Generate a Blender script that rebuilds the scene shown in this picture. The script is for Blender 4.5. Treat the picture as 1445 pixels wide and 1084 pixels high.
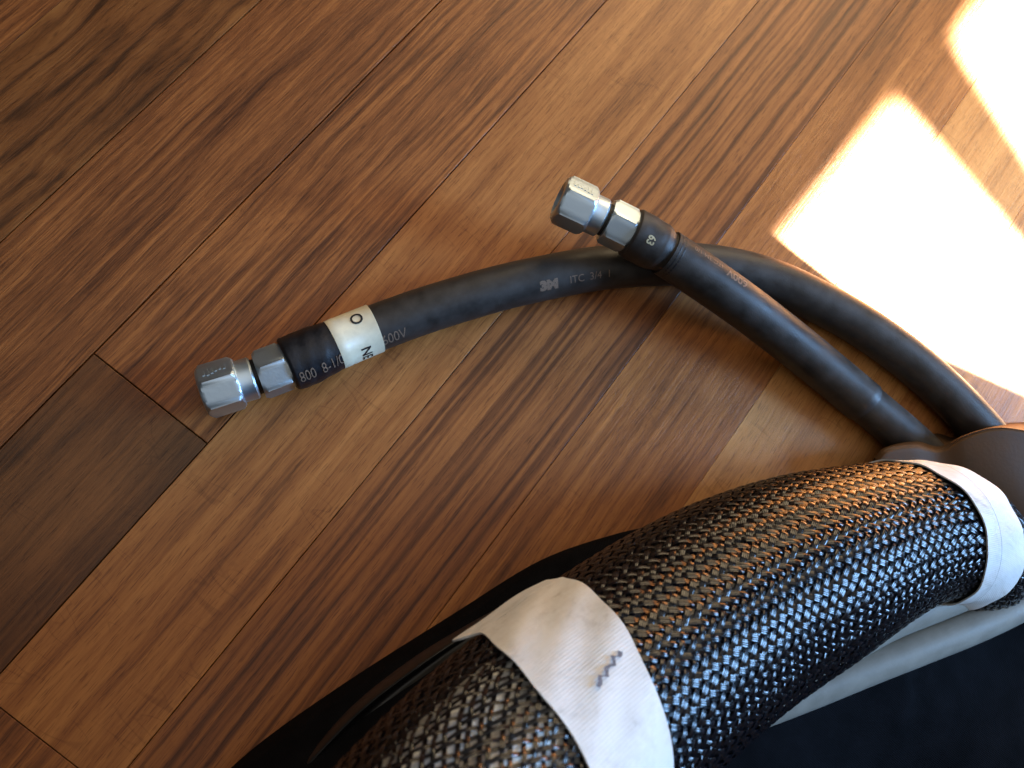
import bpy, bmesh, math, random
import numpy as np
from mathutils import Vector, Matrix

random.seed(7)
rng = np.random.RandomState(7)
S = bpy.context.scene
for o in list(bpy.data.objects):
    bpy.data.objects.remove(o)

# ------------------------------------------------------------------ camera
# World: X runs along the floor planks, Y across them, Z up, metres.
W, Hh, F = 1445.0, 1084.0, 1210.0
CH = 0.36                                    # camera height
d1 = np.array([.5976, -.7531, .2751]); d1 /= np.linalg.norm(d1)
d2 = np.array([.779, .6275, .0255]); d2 -= d1 * d2.dot(d1); d2 /= np.linalg.norm(d2)
dn = np.cross(d1, d2)


def at(px, py, z=0.0):
    """point of the place at height z that the photograph shows at a pixel"""
    p = np.array([px - W / 2, py - Hh / 2, F])
    t = (CH - z) / p.dot(dn)
    return np.array([p.dot(d1) * t, -p.dot(d2) * t, z])


cam = bpy.data.cameras.new('camera')
cam_o = bpy.data.objects.new('camera', cam)
S.collection.objects.link(cam_o)
M = Matrix(((d1[0], -d1[1], -d1[2], 0), (-d2[0], d2[1], d2[2], 0), (-dn[0], dn[1], dn[2], CH), (0, 0, 0, 1)))
cam_o.matrix_world = M
cam.sensor_width = 36
cam.lens = F / W * 36
cam.clip_start = .005
cam.clip_end = 50
cam.dof.use_dof = True
cam.dof.focus_distance = .335
cam.dof.aperture_fstop = 15.0
S.camera = cam_o

# ------------------------------------------------------------------ light
wd = bpy.data.worlds.new('World'); S.world = wd; wd.use_nodes = True
bg = wd.node_tree.nodes['Background']
bg.inputs[0].default_value = (.88, .94, 1.0, 1)
bg.inputs[1].default_value = .045
S.view_settings.view_transform = 'Standard'
S.view_settings.look = 'None'
S.view_settings.exposure = 0
S.view_settings.gamma = 1


def aim(o, loc, tgt):
    o.location = loc
    o.rotation_euler = (Vector(tgt) - Vector(loc)).to_track_quat('-Z', 'Y').to_euler()


def area(name, loc, tgt, sx, sy, power, col):
    l = bpy.data.lights.new(name, 'AREA'); l.shape = 'RECTANGLE'
    l.size = sx; l.size_y = sy; l.energy = power; l.color = col
    o = bpy.data.objects.new(name, l); S.collection.objects.link(o)
    aim(o, loc, tgt)
    return o


IR = np.array([.69, -.72, 0])                 # image right on the floor
IU = np.array([.72, .69, 0])                  # image up on the floor
mid = at(950, 750)
# blue sky window low on the right
area('window_light', tuple(mid - IU * .12 + IR * 1.2 + np.array([0, 0, .62])), tuple(mid + np.array([0, 0, .06])), .34, .60, 31, (.30, .57, 1.0))
# added warm fill for gold rims, as if bounced off a sunlit wall
area('warm_side_fill', tuple(at(1330, -620) + np.array([0, 0, .30])), tuple(at(1120, 300)), .45, .30, 2.3, (1.0, .76, .46))
# pale ceiling overhead
area('ceiling_light', tuple(at(1100, 260) + np.array([0, 0, 1.0])), tuple(at(1000, 350)), 1.3, 1.3, 3.8, (1.0, .95, .88))

# direct sun through panes: one spot whose beam is cut to the pane outlines
spot = bpy.data.lights.new('sun_through_panes', 'SPOT')
spot_o = bpy.data.objects.new('sun_through_panes', spot); S.collection.objects.link(spot_o)
pc = at(1380, 330)
aim(spot_o, tuple(pc + np.array([1.5, -.9, 1.7])), tuple(pc))
spot.energy = 11000
spot.color = (1.0, .80, .50)
spot.shadow_soft_size = .01
spot.spot_size = math.radians(24)
spot.spot_blend = .05
spot.use_nodes = True
nt = spot.node_tree
N = nt.nodes; L = nt.links
em = N['Emission']
geo = N.new('ShaderNodeNewGeometry')


def mth(op, a, b=None, nt_=None):
    n = (nt_ or nt).nodes.new('ShaderNodeMath'); n.operation = op
    for i, v in enumerate((a, b)):
        if v is None: continue
        if isinstance(v, (int, float)): n.inputs[i].default_value = v
        else: (nt_ or nt).links.new(v, n.inputs[i])
    return n.outputs[0]


sp = N.new('ShaderNodeSeparateXYZ'); L.new(geo.outputs['Position'], sp.inputs[0])
si = N.new('ShaderNodeSeparateXYZ'); L.new(geo.outputs['Incoming'], si.inputs[0])
tt = mth('DIVIDE', mth('MULTIPLY', sp.outputs[2], -1.0), si.outputs[2])
fx = mth('ADD', sp.outputs[0], mth('MULTIPLY', si.outputs[0], tt))
fy = mth('ADD', sp.outputs[1], mth('MULTIPLY', si.outputs[1], tt))


def half(pa, pb, inside, soft=.004):
    a = at(*pa)[:2]; b = at(*pb)[:2]; c = at(*inside)[:2]
    n = np.array([-(b - a)[1], (b - a)[0]]); n /= np.linalg.norm(n)
    if n.dot(c - a) < 0: n = -n
    d = mth('SUBTRACT', mth('ADD', mth('MULTIPLY', fx, float(n[0])), mth('MULTIPLY', fy, float(n[1]))), float(n.dot(a)))
    mr = N.new('ShaderNodeMapRange'); mr.interpolation_type = 'SMOOTHERSTEP'
    L.new(d, mr.inputs[0]); mr.inputs[1].default_value = -soft; mr.inputs[2].default_value = soft
    return mr.outputs[0]


def prod(l):
    r = l[0]
    for k in l[1:]: r = mth('MULTIPLY', r, k)
    return r


ins1 = (1350, 380)
p1 = prod([half((1283, 128), (1110, 340), ins1, .013), half((1252, 132), (1445, 364), ins1, .013),
           half((1100, 338), (1300, 492), ins1, .0025), half((1300, 488), (1445, 554), ins1, .0035),
           half((1800, 0), (1800, 900), ins1)])
ins2 = (1430, 60)
p2 = prod([half((1398, -10), (1340, 68), ins2, .013), half((1344, 48), (1445, 206), ins2, .013), half((1800, 0), (1800, 900), ins2),
           half((1400, -330), (1900, -330), ins2)])
# faint wide spill added around the panes, standing in for lens bloom
sp1 = prod([half((1283, 128), (1110, 340), ins1, .06), half((1000, 338), (1300, 560), ins1, .06), half((1300, 560), (1445, 640), ins1, .05), half((1800, 0), (1800, 900), ins1)])
L.new(mth('ADD', mth('MAXIMUM', p1, p2), mth('MULTIPLY', sp1, .016)), em.inputs['Strength'])

# ------------------------------------------------------------------ helpers
COL = S.collection


def new_obj(name, data, parent=None):
    o = bpy.data.objects.new(name, data); COL.objects.link(o)
    if parent is not None: o.parent = parent
    return o


def tag(o, label=None, cat=None, group=None, kind=None):
    if label: o['label'] = label
    if cat: o['category'] = cat
    if group: o['group'] = group
    if kind: o['kind'] = kind
    return o


def mesh(name, verts, faces, mat, parent=None, smooth=True, sharp=None, uvs=None):
    me = bpy.data.meshes.new(name)
    me.from_pydata([tuple(v) for v in verts], [], [tuple(f) for f in faces])
    if uvs is not None:
        ul = me.uv_layers.new(name='UVMap')
        li = np.zeros(len(me.loops), dtype=np.int32); me.loops.foreach_get('vertex_index', li)
        ul.data.foreach_set('uv', np.asarray(uvs, dtype=np.float32)[li].ravel())
    if smooth:
        me.polygons.foreach_set('use_smooth', [True] * len(me.polygons))
        if sharp: me.set_sharp_from_angle(angle=math.radians(sharp))
    me.materials.append(mat)
    me.update()
    return new_obj(name, me, parent)


def catmull(pts, n=24):
    P = np.asarray(pts, float)
    P = np.vstack([2 * P[0] - P[1], P, 2 * P[-1] - P[-2]])
    out = []
    for i in range(1, len(P) - 2):
        for t in np.linspace(0, 1, n, endpoint=False):
            a, b, c, d = P[i - 1], P[i], P[i + 1], P[i + 2]
            out.append(.5 * ((2 * b) + (-a + c) * t + (2 * a - 5 * b + 4 * c - d) * t * t + (-a + 3 * b - 3 * c + d) * t ** 3))
    out.append(P[-2])
    return np.array(out)


class Path:
    """a smooth centre line with a frame: U is up, S points to the right of travel"""

    def __init__(self, pts, n=24):
        C = catmull(pts, n)
        ln = np.r_[0, np.cumsum(np.linalg.norm(np.diff(C[:, :3], axis=0), axis=1))]
        self.len = ln[-1]
        self.s = np.linspace(0, self.len, max(200, len(C) * 2))
        self.C = np.stack([np.interp(self.s, ln, C[:, k]) for k in range(C.shape[1])], 1)
        # light smoothing
        for _ in range(30):
            self.C[1:-1] = .25 * self.C[:-2] + .5 * self.C[1:-1] + .25 * self.C[2:]
        T = np.gradient(self.C[:, :3], axis=0); T /= np.linalg.norm(T, axis=1)[:, None]
        Sd = np.cross(T, np.array([0, 0, 1.0])); Sd /= np.linalg.norm(Sd, axis=1)[:, None]
        self.T, self.S = T, Sd
        self.U = np.cross(Sd, T)

    def f(self, A, s):
        s = np.asarray(s, float)
        return np.stack([np.interp(s, self.s, A[:, k]) for k in range(A.shape[1])], -1)

    def ext(self, s):
        """centre, extended in a straight line past the ends"""
        s = np.asarray(s, float)
        c = self.f(self.C[:, :3], np.clip(s, 0, self.len))
        c = c + np.minimum(s, 0)[..., None] * self.T[0] + np.maximum(s - self.len, 0)[..., None] * self.T[-1]
        return c

    def P(self, s, phi, r):
        s = np.asarray(s, float); phi = np.asarray(phi, float); r = np.asarray(r, float)
        u = self.f(self.U, s); sd = self.f(self.S, s)
        return self.ext(s) + (np.cos(phi) * r)[..., None] * u + (np.sin(phi) * r)[..., None] * sd

    def near(self, p):
        return self.s[np.argmin(np.linalg.norm(self.C[:, :3] - p, axis=1))]


def tube(name, path, s_list, r_list, mat, parent=None, n=40, hexf=None, sharp=40, closed=True, wob=None):
    """rings of radius r at arc length s; hexf=(apothem, roll) caps the radius to a hexagon"""
    s_list = np.asarray(s_list, float); r_list = np.asarray(r_list, float)
    ph = np.linspace(0, 2 * math.pi, n, endpoint=False) + (hexf[1] if hexf else 0)
    SS, PP = np.meshgrid(s_list, ph, indexing='ij')
    RR = np.repeat(r_list[:, None], n, 1)
    if hexf:
        ap, roll = hexf
        a = (ph - roll + math.pi / 6) % (math.pi / 3) - math.pi / 6
        hr = ap / np.cos(a)
        RR = np.minimum(RR, hr[None, :])
    if wob is not None: RR = RR + wob(SS, PP)
    V = path.P(SS, PP, RR).reshape(-1, 3)
    Fc = []
    for i in range(len(s_list) - 1):
        for j in range(n):
            k = (j + 1) % n
            Fc.append((i * n + j, (i + 1) * n + j, (i + 1) * n + k, i * n + k))
    if closed:
        Fc.append(tuple(range(n))); m = (len(s_list) - 1) * n
        Fc.append(tuple(m + j for j in reversed(range(n))))
    return mesh(name, V, Fc, mat, parent, True, sharp)


# ------------------------------------------------------------------ materials
def mat_new(name):
    m = bpy.data.materials.new(name); m.use_nodes = True
    return m, m.node_tree, m.node_tree.nodes['Principled BSDF']


def vnoise(nt_, vec, scale3, detail=2, rough=.5, off=(0, 0, 0), dist=0):
    mp = nt_.nodes.new('ShaderNodeMapping'); mp.inputs['Scale'].default_value = scale3; mp.inputs['Location'].default_value = off
    nt_.links.new(vec, mp.inputs[0])
    n = nt_.nodes.new('ShaderNodeTexNoise'); n.inputs['Scale'].default_value = 1; n.inputs['Detail'].default_value = detail
    n.inputs['Roughness'].default_value = rough; n.inputs['Distortion'].default_value = dist
    nt_.links.new(mp.outputs[0], n.inputs['Vector'])
    return n.outputs[0]


def ramp(nt_, fac, stops, interp='LINEAR'):
    r = nt_.nodes.new('ShaderNodeValToRGB'); r.color_ramp.interpolation = interp
    e = r.color_ramp.elements
    while len(e) < len(stops): e.new(.5)
    for k, (p, c) in enumerate(stops):
        e[k].position = p; e[k].color = (*c, 1) if len(c) == 3 else c
    nt_.links.new(fac, r.inputs[0])
    return r.outputs[0]


def bump(nt_, bsdf, h, dist, strength=1.0):
    b = nt_.nodes.new('ShaderNodeBump'); b.inputs['Distance'].default_value = dist; b.inputs['Strength'].default_value = strength
    nt_.links.new(h, b.inputs['Height']); nt_.links.new(b.outputs[0], bsdf.inputs['Normal'])


def simple(name, col, rough=.5, metal=0, spec=.5, var=.0, vscale=300, bdist=0, bscale=(2000, 2000, 2000), sheen=0):
    m, t, b = mat_new(name)
    b.inputs['Base Color'].default_value = (*col, 1)
    b.inputs['Roughness'].default_value = rough
    b.inputs['Metallic'].default_value = metal
    b.inputs['Specular IOR Level'].default_value = spec
    tc = t.nodes.new('ShaderNodeTexCoord')
    if var:
        n = vnoise(t, tc.outputs['Object'], (vscale,) * 3, 3, .6)
        c = ramp(t, n, [(.3, tuple(x * (1 - var) for x in col)), (.7, tuple(min(1, x * (1 + var)) for x in col))])
        t.links.new(c, b.inputs['Base Color'])
        r = ramp(t, n, [(.3, (max(0, rough - .1),) * 3), (.7, (min(1, rough + .1),) * 3)])
        t.links.new(r, b.inputs['Roughness'])
    if bdist:
        n2 = vnoise(t, tc.outputs['Object'], bscale, 2)
        bump(t, b, n2, bdist)
    if sheen:
        b.inputs['Sheen Weight'].default_value = sheen
        b.inputs['Sheen Roughness'].default_value = .5
    return m


def wood(name, dark_, mid_, light_, fine=.5, med=.5, broad=.4, rib=0, ribf=330, cath=None, seed=0, blotch=.25, scratch=.2, bias=0.0, wavy=.004):
    dark, midc, light = [(c[0] * 1.15, c[1] * .89, c[2] * .60) for c in (dark_, mid_, light_)]
    m, t, b = mat_new(name)
    tc = t.nodes.new('ShaderNodeTexCoord')
    v0 = tc.outputs['Object']
    off = (seed * 3.17, seed * 7.3, seed * 1.9)
    # gently wavy grain
    wv = vnoise(t, v0, (14, 45, 1), 2, .5, off)
    wv2 = vnoise(t, v0, (60, 160, 1), 1, .5, off)
    sx = t.nodes.new('ShaderNodeSeparateXYZ'); t.links.new(v0, sx.inputs[0])
    yy = mth('ADD', sx.outputs[1], mth('MULTIPLY', mth('SUBTRACT', wv, .5, t), wavy, t), t)
    yy = mth('ADD', yy, mth('MULTIPLY', mth('SUBTRACT', wv2, .5, t), .0007, t), t)
    cb = t.nodes.new('ShaderNodeCombineXYZ')
    t.links.new(sx.outputs[0], cb.inputs[0]); t.links.new(yy, cb.inputs[1])
    v = cb.outputs[0]
    nf = vnoise(t, v, (36, 1250, 1), 4, .72, off)
    nm = vnoise(t, v, (13, 420, 1), 3, .6, off)
    nb = vnoise(t, v, (5, 75, 1), 2, .5, off)
    nl = vnoise(t, v0, (22, 38, 1), 3, .6, off, .6)

    def term(n, k): return mth('MULTIPLY', mth('SUBTRACT', n, .5, t), k * 1.2, t)
    val = mth('ADD', term(nf, fine * 1.6), .5 + bias, t)
    for n_, k_ in ((nm, med * 1.15), (nb, broad), (nl, blotch)):
        val = mth('ADD', val, term(n_, k_ * 1.5), t)
    if rib:
        nr = vnoise(t, v, (3.2, ribf, 1), 1, .4, (off[0] + 5, off[1], 0))
        rr = ramp(t, nr, [(.36, (0, 0, 0)), (.50, (.72, .72, .72)), (.62, (1, 1, 1))])
        val = mth('ADD', val, mth('MULTIPLY', mth('SUBTRACT', rr, .55, t), rib, t), t)
    if cath:
        x0, y0, st, per, amt = cath
        mp = t.nodes.new('ShaderNodeMapping'); mp.vector_type = 'POINT'
        mp.inputs['Location'].default_value = (-x0 * st, -y0, 0); mp.inputs['Scale'].default_value = (st, 1, 0)
        t.links.new(v, mp.inputs[0])
        ln = t.nodes.new('ShaderNodeVectorMath'); ln.operation = 'LENGTH'; t.links.new(mp.outputs[0], ln.inputs[0])
        q = mth('ADD', ln.outputs['Value'], mth('MULTIPLY', nl, .007, t), t)
        sn = mth('SINE', mth('MULTIPLY', q, 2 * math.pi / per, t), None, t)
        sn = ramp(t, mth('ADD', mth('MULTIPLY', sn, .5, t), .5, t), [(0, (0, 0, 0)), (.35, (.8, .8, .8)), (1, (1, 1, 1))])
        val = mth('ADD', val, mth('MULTIPLY', mth('SUBTRACT', sn, .7, t), amt, t), t)
    col = ramp(t, val, [(.12, dark), (.48, midc), (.86, light)])
    # fine pores: short dark dashes along the grain
    npo = vnoise(t, v, (150, 2600, 1), 1, .5, off)
    po = ramp(t, npo, [(.31, (.42, .36, .32)), (.42, (1, 1, 1))])
    mx = t.nodes.new('ShaderNodeMix'); mx.data_type = 'RGBA'; mx.blend_type = 'MULTIPLY'; mx.inputs[0].default_value = .7
    t.links.new(col, mx.inputs[6]); t.links.new(po, mx.inputs[7]); col = mx.outputs[2]
    # hairline scratches and chatter across the grain
    ns = vnoise(t, v0, (120, 26, 1), 1, .5, (off[0] + 9, off[1], 0), .4)
    li = mth('ABSOLUTE', mth('SUBTRACT', ns, .5, t), None, t)
    msk = ramp(t, vnoise(t, v0, (30, 40, 1), 1, .5, (off[1], off[0], 0)), [(.48, (0, 0, 0)), (.62, (1, 1, 1))])
    ls = ramp(t, li, [(.0, (1, 1, 1)), (.016, (0, 0, 0))])
    fac = mth('MULTIPLY', mth('MULTIPLY', ls, msk, t), scratch, t)
    mx2 = t.nodes.new('ShaderNodeMix'); mx2.data_type = 'RGBA'; mx2.blend_type = 'MULTIPLY'
    t.links.new(fac, mx2.inputs[0]); t.links.new(col, mx2.inputs[6]); mx2.inputs[7].default_value = (.3, .22, .16, 1)
    t.links.new(mx2.outputs[2], b.inputs['Base Color'])
    rg = ramp(t, mth('ADD', mth('MULTIPLY', nf, .5, t), mth('MULTIPLY', nl, .5, t), t), [(.3, (.28,) * 3), (.7, (.44,) * 3)])
    t.links.new(rg, b.inputs['Roughness'])
    b.inputs['Specular IOR Level'].default_value = .35
    bump(t, b, mth('ADD', mth('MULTIPLY', nf, .6, t), mth('MULTIPLY', val, .5, t), t), .00022, .8)
    return m


M_rubber = simple('cable_rubber', (.034, .029, .026), .48, 0, .42, .40, 130, .00006, (1800, 1800, 1800))  # black rubber lifted to brown-grey, some lens glare put into the colour
M_shrink = simple('shrink_tube', (.010, .010, .013), .45, 0, .4, .2, 300, .0001, (700, 700, 700))
M_zinc = simple('zinc_plate', (.58, .69, .77), .42, 1, .5, 0, 300, .00003, (500, 500, 500))
M_zinc_dull = simple('zinc_plate_dull', (.52, .60, .65), .46, 1, .5, 0, 300, .00005, (700, 700, 700))
M_dark = simple('dark_gap', (.012, .012, .012), .6)
M_ink = simple('tan_print', (.20, .135, .095), .6, 0, .3, .3, 2500)
M_ink_y = simple('yellow_print', (.55, .48, .30), .6, 0, .3, .3, 2500)
M_black_ink = simple('black_print', (.015, .015, .018), .5)
M_label = simple('label_vinyl', (.68, .61, .44), .42, 0, .5, .08, 250)
M_greyc = simple('grey_cable_jacket', (.24, .225, .19), .55, 0, .4, .12, 120, .00006, (900, 900, 900))
M_core_l = simple('pale_core', (.82, .81, .77), .55, 0, .4, .1, 200)
M_sub = simple('subfloor', (.02, .012, .008), .9)


def cloth_tape():
    m, t, b = mat_new('cotton_tape')
    uv = t.nodes.new('ShaderNodeUVMap')
    n = vnoise(t, uv.outputs[0], (900, 260, 1), 2)
    w = t.nodes.new('ShaderNodeTexWave'); w.inputs['Scale'].default_value = 330; w.inputs['Distortion'].default_value = .6
    w.bands_direction = 'Y'
    t.links.new(uv.outputs[0], w.inputs[0])
    g = vnoise(t, uv.outputs[0], (55, 75, 1), 4, .65, (4, 2, 0), .4)
    g2 = vnoise(t, uv.outputs[0], (240, 420, 1), 3, .6, (1, 8, 0))
    dirt = mth('ADD', mth('MULTIPLY', g, .7, t), mth('MULTIPLY', g2, .3, t), t)
    c = ramp(t, dirt, [(.30, (.52, .49, .45)), (.42, (.72, .70, .67)), (.56, (.80, .79, .77))])
    t.links.new(c, b.inputs['Base Color'])
    b.inputs['Roughness'].default_value = .85
    b.inputs['Specular IOR Level'].default_value = .2
    h = mth('ADD', mth('MULTIPLY', w.outputs[1], .7, t), mth('MULTIPLY', n, .5, t), t)
    bump(t, b, h, .00010, .8)
    return m


def braid_mat():
    m, t, b = mat_new('braid_monofilament')
    uv = t.nodes.new('ShaderNodeUVMap')
    s = t.nodes.new('ShaderNodeSeparateXYZ'); t.links.new(uv.outputs[0], s.inputs[0])
    h = mth('ABSOLUTE', mth('SINE', mth('MULTIPLY', s.outputs[0], math.pi * 4, t), None, t), None, t)
    b.inputs['Base Color'].default_value = (.004, .004, .006, 1)
    n = vnoise(t, uv.outputs[0], (6, 240, 1), 2)
    r = ramp(t, n, [(.3, (.10,) * 3), (.7, (.20,) * 3)])
    t.links.new(r, b.inputs['Roughness'])
    b.inputs['Specular IOR Level'].default_value = .60
    bump(t, b, h, .00008, .6)
    return m


def bag_mat(name, col, rough, sheen):
    m, t, b = mat_new(name)
    tc = t.nodes.new('ShaderNodeTexCoord')
    w1 = t.nodes.new('ShaderNodeTexWave'); w1.inputs['Scale'].default_value = 420; w1.bands_direction = 'X'
    w2 = t.nodes.new('ShaderNodeTexWave'); w2.inputs['Scale'].default_value = 420; w2.bands_direction = 'Y'
    t.links.new(tc.outputs['Object'], w1.inputs[0]); t.links.new(tc.outputs['Object'], w2.inputs[0])
    n = vnoise(t, tc.outputs['Object'], (90, 90, 90), 4, .6)
    c = ramp(t, n, [(.3, tuple(x * .7 for x in col)), (.75, tuple(x * 1.5 for x in col))])
    t.links.new(c, b.inputs['Base Color'])
    b.inputs['Roughness'].default_value = rough
    b.inputs['Specular IOR Level'].default_value = .04
    b.inputs['Sheen Weight'].default_value = sheen
    h = mth('ADD', mth('ADD', mth('MULTIPLY', w1.outputs[1], .3, t), mth('MULTIPLY', w2.outputs[1], .3, t), t), n, t)
    bump(t, b, h, .0003, .6)
    return m


M_tape = cloth_tape()
M_braid = braid_mat()
M_bag = bag_mat('black_nylon', (.004, .0042, .0055), .85, .0)
M_flap = simple('glare_browned_leatherette', (.080, .040, .017), .65, 0, .25, .15, 60, .00006, (700, 700, 700))  # black flap coloured brown, the lens glare over it put into the base

# ------------------------------------------------------------------ floor
floor_v = [(-1.2, -1.2, -.02), (1.6, -1.2, -.02), (1.6, 1.2, -.02), (-1.2, 1.2, -.02), (-1.2, -1.2, -.013), (1.6, -1.2, -.013), (1.6, 1.2, -.013), (-1.2, 1.2, -.013)]
floor = mesh('floor', floor_v, [(0, 3, 2, 1), (4, 5, 6, 7), (0, 1, 5, 4), (1, 2, 6, 5), (2, 3, 7, 6), (3, 0, 4, 7)], M_sub, None, False)
tag(floor, 'honey brown hardwood floor of narrow planks', 'floor', None, 'structure')

BROWN = ((.045, .020, .009), (.155, .066, .026), (.30, .150, .062))
RED = ((.060, .022, .009), (.185, .074, .027), (.36, .160, .058))
HONEY = ((.105, .041, .015), (.295, .132, .048), (.44, .225, .088))
DARK = ((.045, .020, .009), (.112, .049, .019), (.19, .086, .033))
ZEB = ((.070, .026, .010), (.200, .082, .030), (.38, .175, .064))
PALE = ((.20, .09, .035), (.42, .23, .095), (.55, .34, .155))


def plank(t0, t1, s0, s1, mat, gap=.0003, bev=.0007, dz=0):
    """t along the row, s across (in camera heights); a bevelled board"""
    x0, x1 = t0 * CH + .0002, t1 * CH - .0002
    y0, y1 = -s1 * CH + gap, -s0 * CH - gap
    cx, cy = (x0 + x1) / 2, (y0 + y1) / 2
    hx, hy = (x1 - x0) / 2, (y1 - y0) / 2
    lev = [(-.012, 0), (-bev, 0), (-bev * .3, bev * .3), (0, bev)]
    V = []; Fc = []
    for z, i in lev:
        V += [(-hx + i, -hy + i, z), (hx - i, -hy + i, z), (hx - i, hy - i, z), (-hx + i, hy - i, z)]
    for k in range(3):
        for j in range(4):
            a, c = k * 4 + j, k * 4 + (j + 1) % 4
            Fc.append((a, c, c + 4, a + 4))
    Fc.append((12, 13, 14, 15)); Fc.append((3, 2, 1, 0))
    o = mesh('plank', V, Fc, mat, floor, False)
    o.location = (cx, cy, dz)
    return o


rows = [-.360 + .1612 * k for k in range(-6, 12)]
styles = {
    'cath': lambda sd: wood('wood_cathedral', (.050, .022, .009), (.160, .068, .024), (.26, .125, .045), .30, .35, .3, 0, 300, (.0, .004, .13, .0088, .30), sd, .45, .1, 0, .009),
    'red': lambda sd: wood('wood_red', *RED, .56, .50, .28, .12, 260, None, sd, .20, .1, 0),
    'streak': lambda sd: wood('wood_streaked', *RED, .56, .62, .36, .16, 300, None, sd, .34, .1, .02),
    'dark': lambda sd: wood('wood_dark', *DARK, .30, .40, .55, 0, 300, None, sd, .40, .3, 0),
    'honey': lambda sd: wood('wood_honey', *HONEY, .34, .40, .50, .14, 120, None, sd, .22, .30, .05, .003),
    'zebra': lambda sd: wood('wood_zebra', *ZEB, .26, .22, .15, .46, 330, None, sd, .22, .15, -.02, .0022),
    'fine': lambda sd: wood('wood_fine', *ZEB, .42, .45, .35, .25, 270, None, sd, .30, .2, 0.02),
    'warm': lambda sd: wood('wood_warm', (.10, .038, .013), (.27, .118, .041), (.42, .205, .074), .40, .42, .45, .14, 260, None, sd, .3, .25, .02, .003),
    'pale': lambda sd: wood('wood_pale', *PALE, .30, .30, .45, 0, 300, None, sd, .25, .3, .02),
}
# per row: (start, end, style, seed, gap) pieces; row index 4 is the one between the joints at s=-.522 and -.36
lay = {
    0: [(-2.2, .3, 'red', 1, .0002), (.3, 3.2, 'fine', 2, .0002)],
    1: [(-2.2, -.4, 'streak', 3, .0002), (-.4, 3.2, 'honey', 4, .0002)],
    2: [(-2.2, 1.2, 'dark', 31, .0002), (1.2, 3.2, 'red', 5, .0002)],
    3: [(-2.2, -.9, 'zebra', 6, .0001), (-.9, 1.9, 'red', 61, .0001), (1.9, 3.2, 'fine', 62, .0002)],
    4: [(-2.2, -1.1, 'honey', 7, .0001), (-1.1, 1.6, 'cath', 8, .0001), (1.6, 3.2, 'red', 9, .0002)],
    5: [(-2.2, -1.3, 'red', 91, .0002), (-1.3, 2.1, 'red', 10, .0003), (2.1, 3.2, 'fine', 92, .0002)],
    6: [(-2.2, .0099, 'dark', 11, .0003), (.0099, 3.2, 'streak', 12, .0003)],
    7: [(-2.2, -.318, 'fine', 13, .00015), (-.318, 3.2, 'honey', 14, .00015)],
    8: [(-2.2, 3.2, 'zebra', 15, .00012)],
    9: [(-2.2, 3.2, 'warm', 16, .00005)],
    10: [(-2.2, 3.2, 'pale', 18, .00005)],
    11: [(-2.2, 2.2, 'honey', 19, .00005), (2.2, 3.2, 'fine', 20, .00005)],
    12: [(-2.2, 1.4, 'streak', 21, .0002), (1.4, 3.2, 'pale', 22, .0002)],
    13: [(-2.2, 3.2, 'red', 23, .0002)],
    14: [(-2.2, 3.2, 'fine', 24, .0002)],
    15: [(-2.2, 3.2, 'dark', 25, .0002)],
    16: [(-2.2, 3.2, 'honey', 26, .0002)],
}
lay = {k: v for k, v in lay.items()}
for k, pcs in lay.items():
    # rows[] starts six planks left of the joint at s=-.36 (row 6 is the one right of it)
    s0, s1 = rows[k], rows[k + 1]
    for (a, b_, st, sd, gp) in pcs:
        plank(a, b_, s0, s1, styles[st](sd), gp, (.00035 if gp > .00025 else .00022) if gp > .0001 else .0002, rng.uniform(-.00012, .00012))

# ------------------------------------------------------------------ lettering bent round a cable
def lettering(name, txt, path, s0, phi0, r, size, mat, parent, rot=0, stretch=1.0, bold=0.0, rfun=None, smax=None):
    """txt centred at arc length s0 and angle phi0; rot turns it on the surface (degrees)"""
    cu = bpy.data.curves.new(name, 'FONT'); cu.body = txt; cu.size = size
    cu.align_x = 'CENTER'; cu.align_y = 'CENTER'; cu.offset = bold; cu.resolution_u = 3
    tmp = bpy.data.objects.new('tmp', cu); COL.objects.link(tmp)
    dg = bpy.context.evaluated_depsgraph_get()
    me0 = bpy.data.meshes.new_from_object(tmp.evaluated_get(dg))
    bm = bmesh.new(); bm.from_mesh(me0)
    bmesh.ops.triangulate(bm, faces=bm.faces)
    for _ in range(4):
        es = [e for e in bm.edges if e.calc_length() > .0011]
        if not es: break
        bmesh.ops.subdivide_edges(bm, edges=es, cuts=1, use_grid_fill=False)
        bmesh.ops.triangulate(bm, faces=bm.faces)
    co = np.array([v.co[:] for v in bm.verts])
    a = math.radians(rot)
    x = co[:, 0] * stretch; y = co[:, 1]
    u = x * math.cos(a) - y * math.sin(a); v = x * math.sin(a) + y * math.cos(a)
    ss = s0 + u
    rr = np.full(len(ss), r) if rfun is None else rfun(ss)
    P = path.P(ss, phi0 - v / r, rr + .00012)
    for vv, p in zip(bm.verts, P): vv.co = p
    if smax is not None:
        bm.verts.ensure_lookup_table()
        bmesh.ops.delete(bm, geom=[bm.verts[q] for q in range(len(ss)) if ss[q] > smax], context='VERTS')
    me = bpy.data.meshes.new(name); bm.to_mesh(me); bm.free()
    me.materials.append(mat)
    bpy.data.objects.remove(tmp); bpy.data.curves.remove(cu); bpy.data.meshes.remove(me0)
    return new_obj(name, me, parent)


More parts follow.
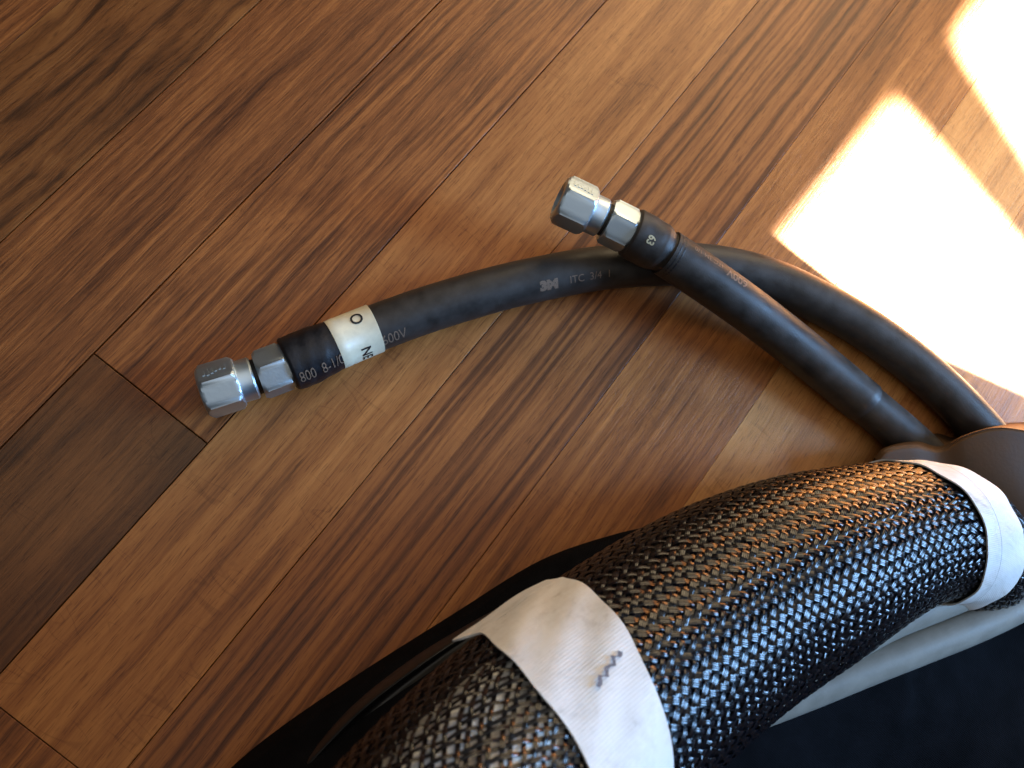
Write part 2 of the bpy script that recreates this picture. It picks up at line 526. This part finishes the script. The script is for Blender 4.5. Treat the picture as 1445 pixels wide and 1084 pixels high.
def fitting(path, root, roll, s0=0.0, dull=M_zinc_dull, sc=1.0):
    """swivel nut, gap ring and hexagonal body at the start of a cable"""
    k = sc
    ap, co = .0096 * k, .0111 * k
    s = np.array([.0125, .0015, 0, .0004, .0012, .0022, .0135, .0146, .0152, .0153, .0160, .0205, .0213, .0214]) * k + s0
    r = np.array([.0058, .0064, .0074, .0093, .0101, .0111, .0111, .0102, .0094, .0088, .0086, .0086, .0079, .0060]) * k
    nut = tube('swivel_nut', path, s, r, M_zinc, root, 72, (ap, roll), 28)
    # raised stamping on the facet above the bright one
    c0 = path.ext(np.array([s0]))[0]; T0, U0, S0 = path.T[0], path.U[0], path.S[0]
    fa = roll - math.pi / 3
    nrm = math.cos(fa) * U0 + math.sin(fa) * S0; tg = -math.sin(fa) * U0 + math.cos(fa) * S0
    V = []; Fc = []
    rs = np.random.RandomState(int(roll * 100))
    for q in range(6):
        x0 = (.0032 + q * .0016) * k; w = .0009 * k; hgt = rs.uniform(.0010, .0021) * k; y0 = rs.uniform(-.0006, .0006) * k
        b0 = len(V)
        for hz in (-.0004, .00028):
            for (dx, dy) in ((0, -hgt), (w, -hgt), (w, hgt), (0, hgt)):
                V.append(c0 + T0 * (x0 + dx) + tg * (y0 + dy) + nrm * (ap + hz))
        Fc += [tuple(b0 + z for z in f) for f in ((4, 5, 6, 7), (0, 1, 5, 4), (1, 2, 6, 5), (2, 3, 7, 6), (3, 0, 4, 7))]
    mesh('stamped_mark', V, Fc, M_zinc, nut, False)
    tube('gap_ring', path, np.array([.0205, .0245]) * k + s0, np.array([.0072, .0072]) * k, M_dark, root, 32)
    ap2, co2 = .0090 * k, .0104 * k
    s = np.array([.0228, .0229, .0236, .0244, .0335, .0343, .0350, .0351]) * k + s0
    r = np.array([.0070, .0092, .0097, .0104, .0104, .0097, .0092, .0070]) * k
    tube('hex_body', path, s, r, dull, root, 72, (ap2, roll + .08), 28)
    return nut


# ------------------------------------------------------------------ cable lying on the floor
RC = .0099
pts = [at(284, 556, .0105), at(330, 541.5, .0105), at(376, 527, .0105), at(440, 501, .0100), at(510, 471, .0098), at(600, 438, .0097), at(700, 408, .0097), at(780, 390, .0097),
       at(850, 378, .0097), at(920, 373, .0097), at(985, 374, .0097), at(1045, 383, .0097), at(1100, 400, .0097), at(1155, 426, .0097), at(1214, 459, .0097), at(1284, 509, .0097),
       at(1350, 569, .0097), at(1404, 630, .0097), at(1456, 703, .0097), at(1500, 790, .0097), at(1550, 900, .0097)]
pA = Path(pts)
oA = new_obj('power_cable', None); oA.location = (0, 0, 0)
tag(oA, 'black cable flat on the floor with a white wrap label behind its hex nut', 'cable', 'power cables with hex fittings')


def ring_noise(amp, fs, seed):
    a = np.random.RandomState(seed).uniform(0, 6.28, 6)

    def f(SS, PP):
        return amp * (np.sin(SS * fs + 2 * np.sin(PP + a[0]) + a[1]) * np.cos(PP * 2 + a[2]) + .6 * np.sin(SS * fs * 2.3 + PP * 3 + a[3]))
    return f


sj = np.r_[.052, np.arange(.056, pA.len, .004)]
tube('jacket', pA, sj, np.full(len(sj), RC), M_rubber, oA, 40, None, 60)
fitting(pA, oA, math.radians(22))
sb = np.array([.0345, .0348, .0356, .038, .041, .044, .047, .050, .053, .056, .059, .062, .068, .0685, .069])
rb = np.array([.0080, .0104, .0112, .0114, .0115, .0115, .0113, .0110, .0107, .0104, .0102, .0100, .0099, .0099, .0096])
tube('shrink_boot', pA, np.interp(np.linspace(0, 14, 70), range(15), sb), np.interp(np.linspace(0, 14, 70), range(15), rb), M_shrink, oA, 48, None, 60,
     True, ring_noise(.00016, 420, 3))
rbf = lambda s_: np.interp(s_, sb, rb)
lettering('lettering', '800  8-1/0', pA, .0462, math.radians(50), .0108, .0068, M_ink, oA, 0, .68, 0, lambda s_: rbf(s_) + .00018, pA.near(at(498, 476, .01)) - .0083)
# white wrap label
sL0 = pA.near(at(498, 476, .01)) - .0085
lab = tube('wrap_label', pA, [sL0, sL0 + .0002, sL0 + .0040, sL0 + .0041, sL0 + .0185, sL0 + .0187], [.0098, .01055, .0106, .01048, .01045, .0098], M_label, oA, 64, None, 60)
lettering('lettering', 'O', pA, sL0 + .0115, math.radians(-24), .01055, .0070, M_black_ink, lab, -90, 1.0, .0001)
lettering('lettering', 'NE', pA, sL0 + .0105, math.radians(66), .01055, .0062, M_black_ink, lab, -90, 1.0, .0001)
lettering('lettering', '600V', pA, sL0 + .0235, math.radians(52), RC, .0070, M_ink, oA, 0, .75)
s3 = pA.near(at(764, 392, .01))
lettering('lettering', '3M', pA, s3, math.radians(36), RC, .0056, M_ink, oA, 0, 1.15, .00042)
lettering('lettering', 'ITC  3/4  1', pA, s3 + .0195, math.radians(34), RC, .0047, M_ink, oA, 0, .95)

# ------------------------------------------------------------------ cable lying over it
pts = [at(788, 279, .036), at(824, 296, .0354), at(860, 313, .0348), at(905, 336, .0335), at(950, 363, .0312), at(1000, 397, .0275), at(1040, 425, .024), at(1075, 451, .020), at(1125, 490, .0155),
       at(1180, 535, .012), at(1232, 578, .0105), at(1290, 628, .0100), at(1350, 690, .0100), at(1400, 760, .0100), at(1440, 850, .0100)]
pB = Path(pts)
oB = new_obj('power_cable', None)
tag(oB, 'black cable resting across the other one, its shiny hex nut raised off the floor', 'cable', 'power cables with hex fittings')
sE = pB.near(at(1222, 568, .011))
sj = np.r_[.052, np.arange(.056, sE - .001, .004), sE - .0008, sE, sE + .0006, np.arange(sE + .004, pB.len, .004)]
rj = np.where(sj < sE - .0004, .0101, .0094)
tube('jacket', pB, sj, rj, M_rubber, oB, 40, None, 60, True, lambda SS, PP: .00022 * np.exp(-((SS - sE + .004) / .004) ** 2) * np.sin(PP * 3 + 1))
fitting(pB, oB, math.radians(30), 0, M_zinc, .97)
sb2 = np.array([.0335, .0338, .0345, .037, .041, .045, .0475, .0490, .0502, .0515, .053, .0535])
rb2 = np.array([.0080, .0101, .0107, .0108, .0108, .0107, .0105, .0100, .0093, .0090, .0090, .0085])
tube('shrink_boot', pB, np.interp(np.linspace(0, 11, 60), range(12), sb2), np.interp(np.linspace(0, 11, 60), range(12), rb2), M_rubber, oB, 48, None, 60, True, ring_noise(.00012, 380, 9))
sr = np.array([.0528, .0529, .0534, .0541, .0546, .0547, .0551, .0558, .0563, .0564])
rr_ = np.array([.0088, .0097, .0101, .0101, .0097, .0097, .0101, .0101, .0097, .0088])
tube('collar_ring', pB, sr, rr_, M_shrink, oB, 48, None, 50)
M_rust = simple('rust_smear', (.16, .055, .025), .7)
lettering('rust_mark', '-', pB, pB.near(at(936, 356, .032)), math.radians(66), .0101, .006, M_rust, oB, 20, .8)
lettering('lettering', '63', pB, .0405, math.radians(22), .0108, .0046, M_ink_y, oB, -90, .9, .00012)
lettering('lettering', '600V', pB, pB.near(at(1018, 408, .026)), math.radians(-22), .0101, .0056, M_ink, oB, 180, .95, .0001)
lettering('lettering', 'ITC 3M 1/0', pB, pB.near(at(984, 386, .029)) - .002, math.radians(-26), .0101, .0036, M_ink, oB, 180, .9)
# ------------------------------------------------------------------ braided bundle
# px, py, height of the axis, radius
bun = [(470, 1480, .150, .037), (545, 1360, .138, .038), (630, 1235, .124, .0385), (738, 1092, .105, .0376), (857, 979, .087, .0376), (1002, 872, .068, .0378), (1125, 808, .057, .0360),
       (1225, 768, .048, .0315), (1290, 752, .042, .0285), (1335, 756, .036, .0270), (1362, 776, .027, .0262), (1374, 800, .014, .025)]
bp = np.array([np.r_[at(a, b_, c), d] for a, b_, c, d in bun])
pC = Path(bp)
RB = lambda s_: np.interp(s_, pC.s, pC.C[:, 3])
oC = new_obj('cable_bundle', None)
tag(oC, 'thick bundle of cables in a black braided sleeve bound with white cloth tape', 'cable bundle')
NST = 76
sO = pC.near(bp[4][:3]) - .02
# helix phase: strand angle eases as the sleeve narrows
kk = np.tan(math.radians(32)) / .038 * (np.clip(pC.C[:, 3] / .038, .5, 1.2)) ** .2
kz = np.r_[0, np.cumsum(.5 * (kk[1:] + kk[:-1]) * np.diff(pC.s))]
tot = kz[-1]
ns = int(tot / (math.pi / NST) * 4)
kzs = np.linspace(0, tot, ns)
ss = np.interp(kzs, kz, pC.s)
rad = RB(ss)
Cc = pC.f(pC.C[:, :3], ss); Uu = pC.f(pC.U, ss); Ss = pC.f(pC.S, ss); Tt = pC.f(pC.T, ss)
AMP = .00040
prof = [(-.5, -.00016), (-.2, 0), (.2, 0), (.5, -.00016)]
VV = []; FF = []; UVs = []
base = 0
nc = len(prof)
th = np.arctan(np.interp(kzs, kz, kk) * rad)
pitch = rad * 2 * math.pi / NST * np.cos(th)
rj2 = np.random.RandomState(5)
for fam in (1, -1):
    for i in range(NST):
        phi = fam * kzs + 2 * math.pi * i / NST + .012 * np.sin(kzs * 3 + rj2.uniform(0, 6)) * 1.0
        q = 2 * i + fam * NST * kzs / math.pi
        f = np.clip(1.45 * np.cos(2 * math.pi * (q - .5) / 4), -1, 1) * fam
        f = f * (.9 + .25 * rj2.rand())
        # the float bows outwards a little in its middle
        bow = np.maximum(0, fam * np.cos(2 * math.pi * (q - .5) / 4)) * .00016
        wdt = pitch * np.interp(ss, [sO - .012, sO + .01], [.50, .74]) * rj2.uniform(.93, 1.04)
        cp, sp_ = np.cos(phi)[:, None], np.sin(phi)[:, None]
        rdir = cp * Uu + sp_ * Ss
        tdir = -sp_ * Uu + cp * Ss
        along = np.cos(th)[:, None] * Tt + fam * np.sin(th)[:, None] * tdir
        cross = np.cross(rdir, along)
        ctr = Cc + rdir * (rad + AMP * f + bow)[:, None]
        for (cx_, cz_) in prof:
            VV.append(ctr + cross * (cx_ * wdt)[:, None] + rdir * cz_)
            UVs.append(np.stack([np.full(ns, cx_ + .5), np.r_[ss] + i * .37], 1))
        idx = np.arange(ns - 1)
        for c in range(nc - 1):
            a = base + c * ns + idx; b_ = base + (c + 1) * ns + idx
            FF.append(np.stack([a, b_, b_ + 1, a + 1], 1))
        base += nc * ns
VV = np.concatenate(VV); FF = np.concatenate(FF); UVs = np.concatenate(UVs)
me = bpy.data.meshes.new('braided_sleeve')
me.vertices.add(len(VV)); me.vertices.foreach_set('co', VV.astype(np.float32).ravel())
me.loops.add(FF.size); me.loops.foreach_set('vertex_index', FF.astype(np.int32).ravel())
me.polygons.add(len(FF)); me.polygons.foreach_set('loop_start', np.arange(0, FF.size, 4, dtype=np.int32))
me.polygons.foreach_set('loop_total', np.full(len(FF), 4, dtype=np.int32))
me.polygons.foreach_set('use_smooth', np.ones(len(FF), dtype=bool))
ul = me.uv_layers.new(name='UVMap'); ul.data.foreach_set('uv', UVs[FF.ravel()].astype(np.float32).ravel())
me.update(calc_edges=True); me.materials.append(M_braid)
sleeve = new_obj('braided_sleeve', me, oC); sleeve['kind'] = 'stuff'

# what the sleeve holds
core = [(-62, .0222, .0150, M_core_l), (0, .0222, .0150, M_core_l), (60, .020, .0145, M_rubber), (125, .020, .0145, M_rubber), (-115, .020, .0145, M_rubber), (180, .019, .0145, M_rubber), (-31, .0284, .0092, M_core_l), (32, .0282, .0092, M_core_l)]
scr = np.arange(.002, pC.len - .004, .006)
for a0, ro, rr2, mt in core:
    cen = pC.P(scr, math.radians(a0) + scr * 1.2, ro * RB(scr) / .0385)
    pieces = [(cen, scr, mt)]
    if mt is M_core_l:        # the pale leads stop under the front tape, black ones go on
        m_ = scr < sO
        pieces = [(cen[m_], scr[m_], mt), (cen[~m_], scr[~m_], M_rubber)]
    for ce, sc_, mm in pieces:
        sub = Path(ce, 2)
        sl = np.linspace(0, sub.len, 50)
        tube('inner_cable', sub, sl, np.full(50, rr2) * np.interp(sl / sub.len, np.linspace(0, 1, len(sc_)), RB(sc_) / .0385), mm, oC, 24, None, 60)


def tape_band(s0, s1, ph0, ph1, flag, lift, skew=0.0, seed=0, name='tape_band'):
    """cloth band on the sleeve; flag = length of loose end past ph0"""
    r0 = np.random.RandomState(seed); a = r0.uniform(0, 6.28, 8)
    nu, nv = 16, 110
    nfl = 14 if flag else 0
    V = []; UV = []
    for layer in (0, 1):
        for j in range(-nfl, nv + 1):
            for i in range(nu + 1):
                u = i / nu
                ph = ph0 + (ph1 - ph0) * max(j, 0) / nv
                edge = .0006 * (math.sin(ph * 5 + a[0]) + .6 * math.sin(ph * 11 + a[1])) * (1 if i == 0 else (-1 if i == nu else 0))
                s_ = s0 + (s1 - s0) * u + skew * (ph - ph0) + edge
                rr = RB(s_) + lift + .0004 * math.sin(ph * 4 + u * 3 + a[2]) + .00025 * math.sin(ph * 13 + u * 9 + a[3])
                rr -= layer * .0006
                p = pC.P(s_, ph, rr)
                if j < 0:
                    d_ = -j / nfl * flag * (1.0 - .38 * u)
                    tan = pC.P(s_, ph - .01, rr) - pC.P(s_, ph, rr); tan /= np.linalg.norm(tan)
                    tan = tan + np.array([0, 0, .30]); tan /= np.linalg.norm(tan)
                    p = p + tan * d_ + np.array([0, 0, 1]) * (.0016 * math.sin(-j / nfl * 2.5) + .0008 * math.sin(u * 5 + j * .4))
                V.append(p); UV.append((u * (s1 - s0), j / nv * (ph1 - ph0) * .038))
    row = nu + 1; tot_ = row * (nv + nfl + 1); Fc = []
    for j in range(nv + nfl):
        for i in range(nu):
            q = j * row + i
            Fc.append((q, q + 1, q + row + 1, q + row))
            q += tot_
            Fc.append((q, q + row, q + row + 1, q + 1))
        for i, fl in ((0, 0), (nu, 1)):
            q = j * row + i
            f_ = (q, q + row, q + row + tot_, q + tot_)
            Fc.append(f_ if fl == 0 else f_[::-1])
    for i in range(nu):
        q = i
        Fc.append((q, q + tot_, q + 1 + tot_, q + 1))
    return mesh(name, V, Fc, M_tape, oC, True, 50, UV)


sT1 = pC.near(bp[4][:3])
t1 = tape_band(sT1 - .032, sT1 + .003, math.radians(-84), math.radians(235), .012, .0016, -.0125, 1)
sT2 = pC.near(bp[9][:3])
t2 = tape_band(sT2 - .038, sT2 - .014, math.radians(-150), math.radians(200), 0, .0016, .008, 2)


def surface_line(name, mat, parent, pts_, width, lift, seed):
    """a thin line laid on the bundle, given as (s, phi)"""
    r0 = np.random.RandomState(seed)
    A = catmull(pts_, 6)
    V = []; Fc = []
    for k, (s_, ph) in enumerate(A):
        w = width * (.7 + .6 * r0.rand())
        for sg in (-.5, .5):
            V.append(pC.P(s_ + sg * w * .6, ph + sg * w * .9 / .04, RB(s_) + lift))
    for k in range(len(A) - 1):
        Fc.append((2 * k, 2 * k + 1, 2 * k + 3, 2 * k + 2))
    return mesh(name, V, Fc, mat, parent, False)


M_pencil = simple('pencil', (.16, .16, .19), .6, 0, .3, .5, 1500)
surface_line('pencil_mark', M_pencil, t1, [(sT1 - .0160 - .0016 * k, math.radians(-27 + .5 * k + 1.1 * math.sin(k * 2.4))) for k in range(10)], .0011, .0026, 4)
M_seam_shadow = simple('tape_edge_shadow_line', (.20, .18, .16), .8)  # thin line of shade on the tape wrap, painted as a dark strip
surface_line('seam_shadow_line', M_seam_shadow, t2, [(sT2 - .030 + .008 * math.radians(70 + 15 * k) + .0012 * math.sin(k * .7), math.radians(-80 + 15 * k)) for k in range(11)], .00035, .00225, 6)

# ------------------------------------------------------------------ grey cables beneath
def grey(pts_, label):
    p = Path([at(*q) for q in pts_])
    sl = np.arange(0, p.len, .004)
    o = tube('grey_cable', p, sl, np.full(len(sl), .0072), M_greyc, None, 28, None, 60)
    return tag(o, label, 'cable', 'grey cables under the bundle')


grey([(960, 1035, .034), (1045, 1010, .034), (1130, 979, .034), (1220, 943, .033), (1300, 912, .032), (1378, 881, .031), (1445, 848, .030), (1520, 800, .028), (1600, 740, .024)],
     'smooth light grey cable bordering the black fabric, outer of the two grey ones')
grey([(1080, 966, .036), (1170, 924, .036), (1250, 880, .035), (1330, 848, .034), (1400, 818, .032), (1470, 778, .030), (1560, 700, .026)],
     'light grey cable tucked close under the braided sleeve, mostly hidden by it')

# ------------------------------------------------------------------ black bag beneath everything
oD = new_obj('tool_bag', None)
tag(oD, 'soft black fabric bag spread under the braided bundle with a raised black flap tinted brown for glare', 'bag')
nU = 90
Lp = [(-40, 1440), (120, 1290), (250, 1160), (350, 1062), (480, 968), (640, 866), (760, 792), (860, 756), (930, 742), (1010, 738), (1100, 728), (1180, 702), (1250, 668), (1330, 668)]
Rp = [(560, 1900), (700, 1860), (850, 1800), (1000, 1720), (1120, 1640), (1240, 1560), (1360, 1480), (1460, 1390), (1560, 1290), (1640, 1190), (1700, 1090), (1740, 990), (1760, 880), (1760, 780)]
Ls = catmull([at(*p)[:2] for p in Lp], 8); Rs = catmull([at(*p)[:2] for p in Rp], 8)
nU = len(Ls)
nV = 90
V = []; Fc = []
cxy = pC.C[:, :2]
r0 = np.random.RandomState(3)
fold = [(r0.uniform(18, 60), r0.uniform(0, 6.28), r0.uniform(0, 6.28), r0.uniform(.6, 1)) for _ in range(7)]
for i in range(nU):
    for j in range(nV + 1):
        v = (j / nV) ** 1.5
        p = Ls[i] * (1 - v) + Rs[i] * v
        dd = np.linalg.norm(cxy - p, axis=1); k = np.argmin(dd)
        d = dd[k]
        dl = np.linalg.norm(p - Ls[i])
        z = .006 * (1 - math.exp(-(dl / .0025)))
        sup = max(.0, pC.C[k, 2] - pC.C[k, 3] * .93)
        side = (p - cxy[k]).dot(pC.S[k, :2])
        wdt = .050 if side > 0 else .040
        z += max(0, sup - .006) * math.exp(-(d / wdt) ** 2)
        if side > 0: z += .016 * (1 - math.exp(-(d / .05) ** 2)) * min(1, dl / .05)
        fz = sum(a_ * math.sin(f_ * (p[0] * math.cos(o_) + p[1] * math.sin(o_)) + h_) for f_, o_, h_, a_ in fold)
        z += (.0030 if side > 0 else .0014) * fz * min(1, dl / .06)
        z = max(z, .0006) if j else .0004
        V.append((p[0], p[1], z))
for i in range(nU - 1):
    for j in range(nV):
        q = i * (nV + 1) + j
        Fc.append((q, q + 1, q + nV + 2, q + nV + 1))
mesh('bag_body', V, [f[::-1] for f in Fc], M_bag, oD, True)

# loose strip folded along the left side of the sleeve
def loft(name, lines, mat, parent, n=10, thick=.0012):
    Cs = [catmull([at(*q) for q in l], n) for l in lines]
    A = np.array(Cs)                      # lines x samples x 3
    B = catmull(A.reshape(len(lines), -1), 8).reshape(-1, A.shape[1], 3)
    m, k = B.shape[:2]
    V = np.concatenate([B.reshape(-1, 3), (B - np.array([0, 0, thick])).reshape(-1, 3)])
    Fc = []; o_ = m * k
    for i in range(m - 1):
        for j in range(k - 1):
            q = i * k + j
            Fc.append((q, q + 1, q + k + 1, q + k)); Fc.append((o_ + q, o_ + q + k, o_ + q + k + 1, o_ + q + 1))
    for j in range(k - 1):
        Fc.append((j, o_ + j, o_ + j + 1, j + 1)); q = (m - 1) * k + j; Fc.append((q, q + 1, o_ + q + 1, o_ + q))
    for i in range(m - 1):
        q = i * k; Fc.append((q, q + k, o_ + q + k, o_ + q)); q += k - 1; Fc.append((q, o_ + q, o_ + q + k, q + k))
    me_ = mesh(name, V, Fc, mat, parent, True, 60)
    bm = bmesh.new(); bm.from_mesh(me_.data); bmesh.ops.recalc_face_normals(bm, faces=bm.faces); bm.to_mesh(me_.data); bm.free()
    return me_


M_strip = simple('black_vinyl_strip', (.009, .009, .010), .40, 0, .45, .2, 120, .0002, (120, 120, 120))
loft('side_strip', [
    [(190, 1290, .030), (300, 1180, .030), (400, 1075, .030), (490, 990, .028), (580, 922, .026), (660, 872, .022), (720, 838, .016)],
    [(225, 1300, .052), (330, 1190, .052), (425, 1085, .052), (505, 1003, .050), (590, 938, .046), (668, 886, .040), (740, 842, .032)],
    [(240, 1310, .050), (345, 1195, .050), (440, 1092, .050), (520, 1010, .048), (600, 945, .044), (676, 892, .038), (750, 848, .030)],
    [(290, 1340, .056), (390, 1220, .056), (480, 1115, .056), (556, 1030, .054), (628, 962, .050), (694, 910, .044), (770, 862, .034)],
], M_strip, oD)

# raised flap at the right
loft('flap', [
    [(1234, 650, .001), (1262, 628, .001), (1318, 612, .001), (1352, 618, .001), (1400, 602, .001), (1440, 596, .001), (1480, 600, .001), (1550, 610, .001), (1650, 640, .001)],
    [(1237, 645, .020), (1252, 631, .022), (1290, 626, .023), (1326, 632, .022), (1362, 614, .028), (1402, 603, .032), (1445, 606, .034), (1520, 622, .036), (1620, 670, .036)],
    [(1238, 649, .0235), (1254, 635, .0255), (1290, 630, .0265), (1326, 636, .0255), (1362, 618, .0315), (1402, 606, .0355), (1445, 609, .0375), (1520, 630, .039), (1620, 680, .039)],
    [(1238, 656, .0235), (1254, 645, .0255), (1290, 641, .0265), (1326, 645, .0260), (1362, 630, .0315), (1402, 620, .0355), (1445, 624, .0375), (1525, 650, .039), (1630, 700, .039)],
    [(1236, 672, .020), (1256, 672, .022), (1292, 676, .023), (1332, 682, .024), (1375, 688, .029), (1420, 696, .033), (1465, 708, .035), (1545, 735, .036), (1650, 790, .036)],
    [(1230, 700, .010), (1254, 715, .012), (1290, 730, .013), (1335, 750, .014), (1385, 775, .018), (1440, 800, .022), (1490, 830, .024), (1570, 870, .024), (1680, 920, .024)],
], M_flap, oD, 8, .0015)

# ------------------------------------------------------------------ render settings
S.render.engine = 'CYCLES'
S.cycles.use_denoising = True
S.cycles.max_bounces = 5
S.cycles.diffuse_bounces = 3
S.cycles.glossy_bounces = 3
S.cycles.sample_clamp_indirect = 40
S.render.resolution_x = 1024; S.render.resolution_y = 768
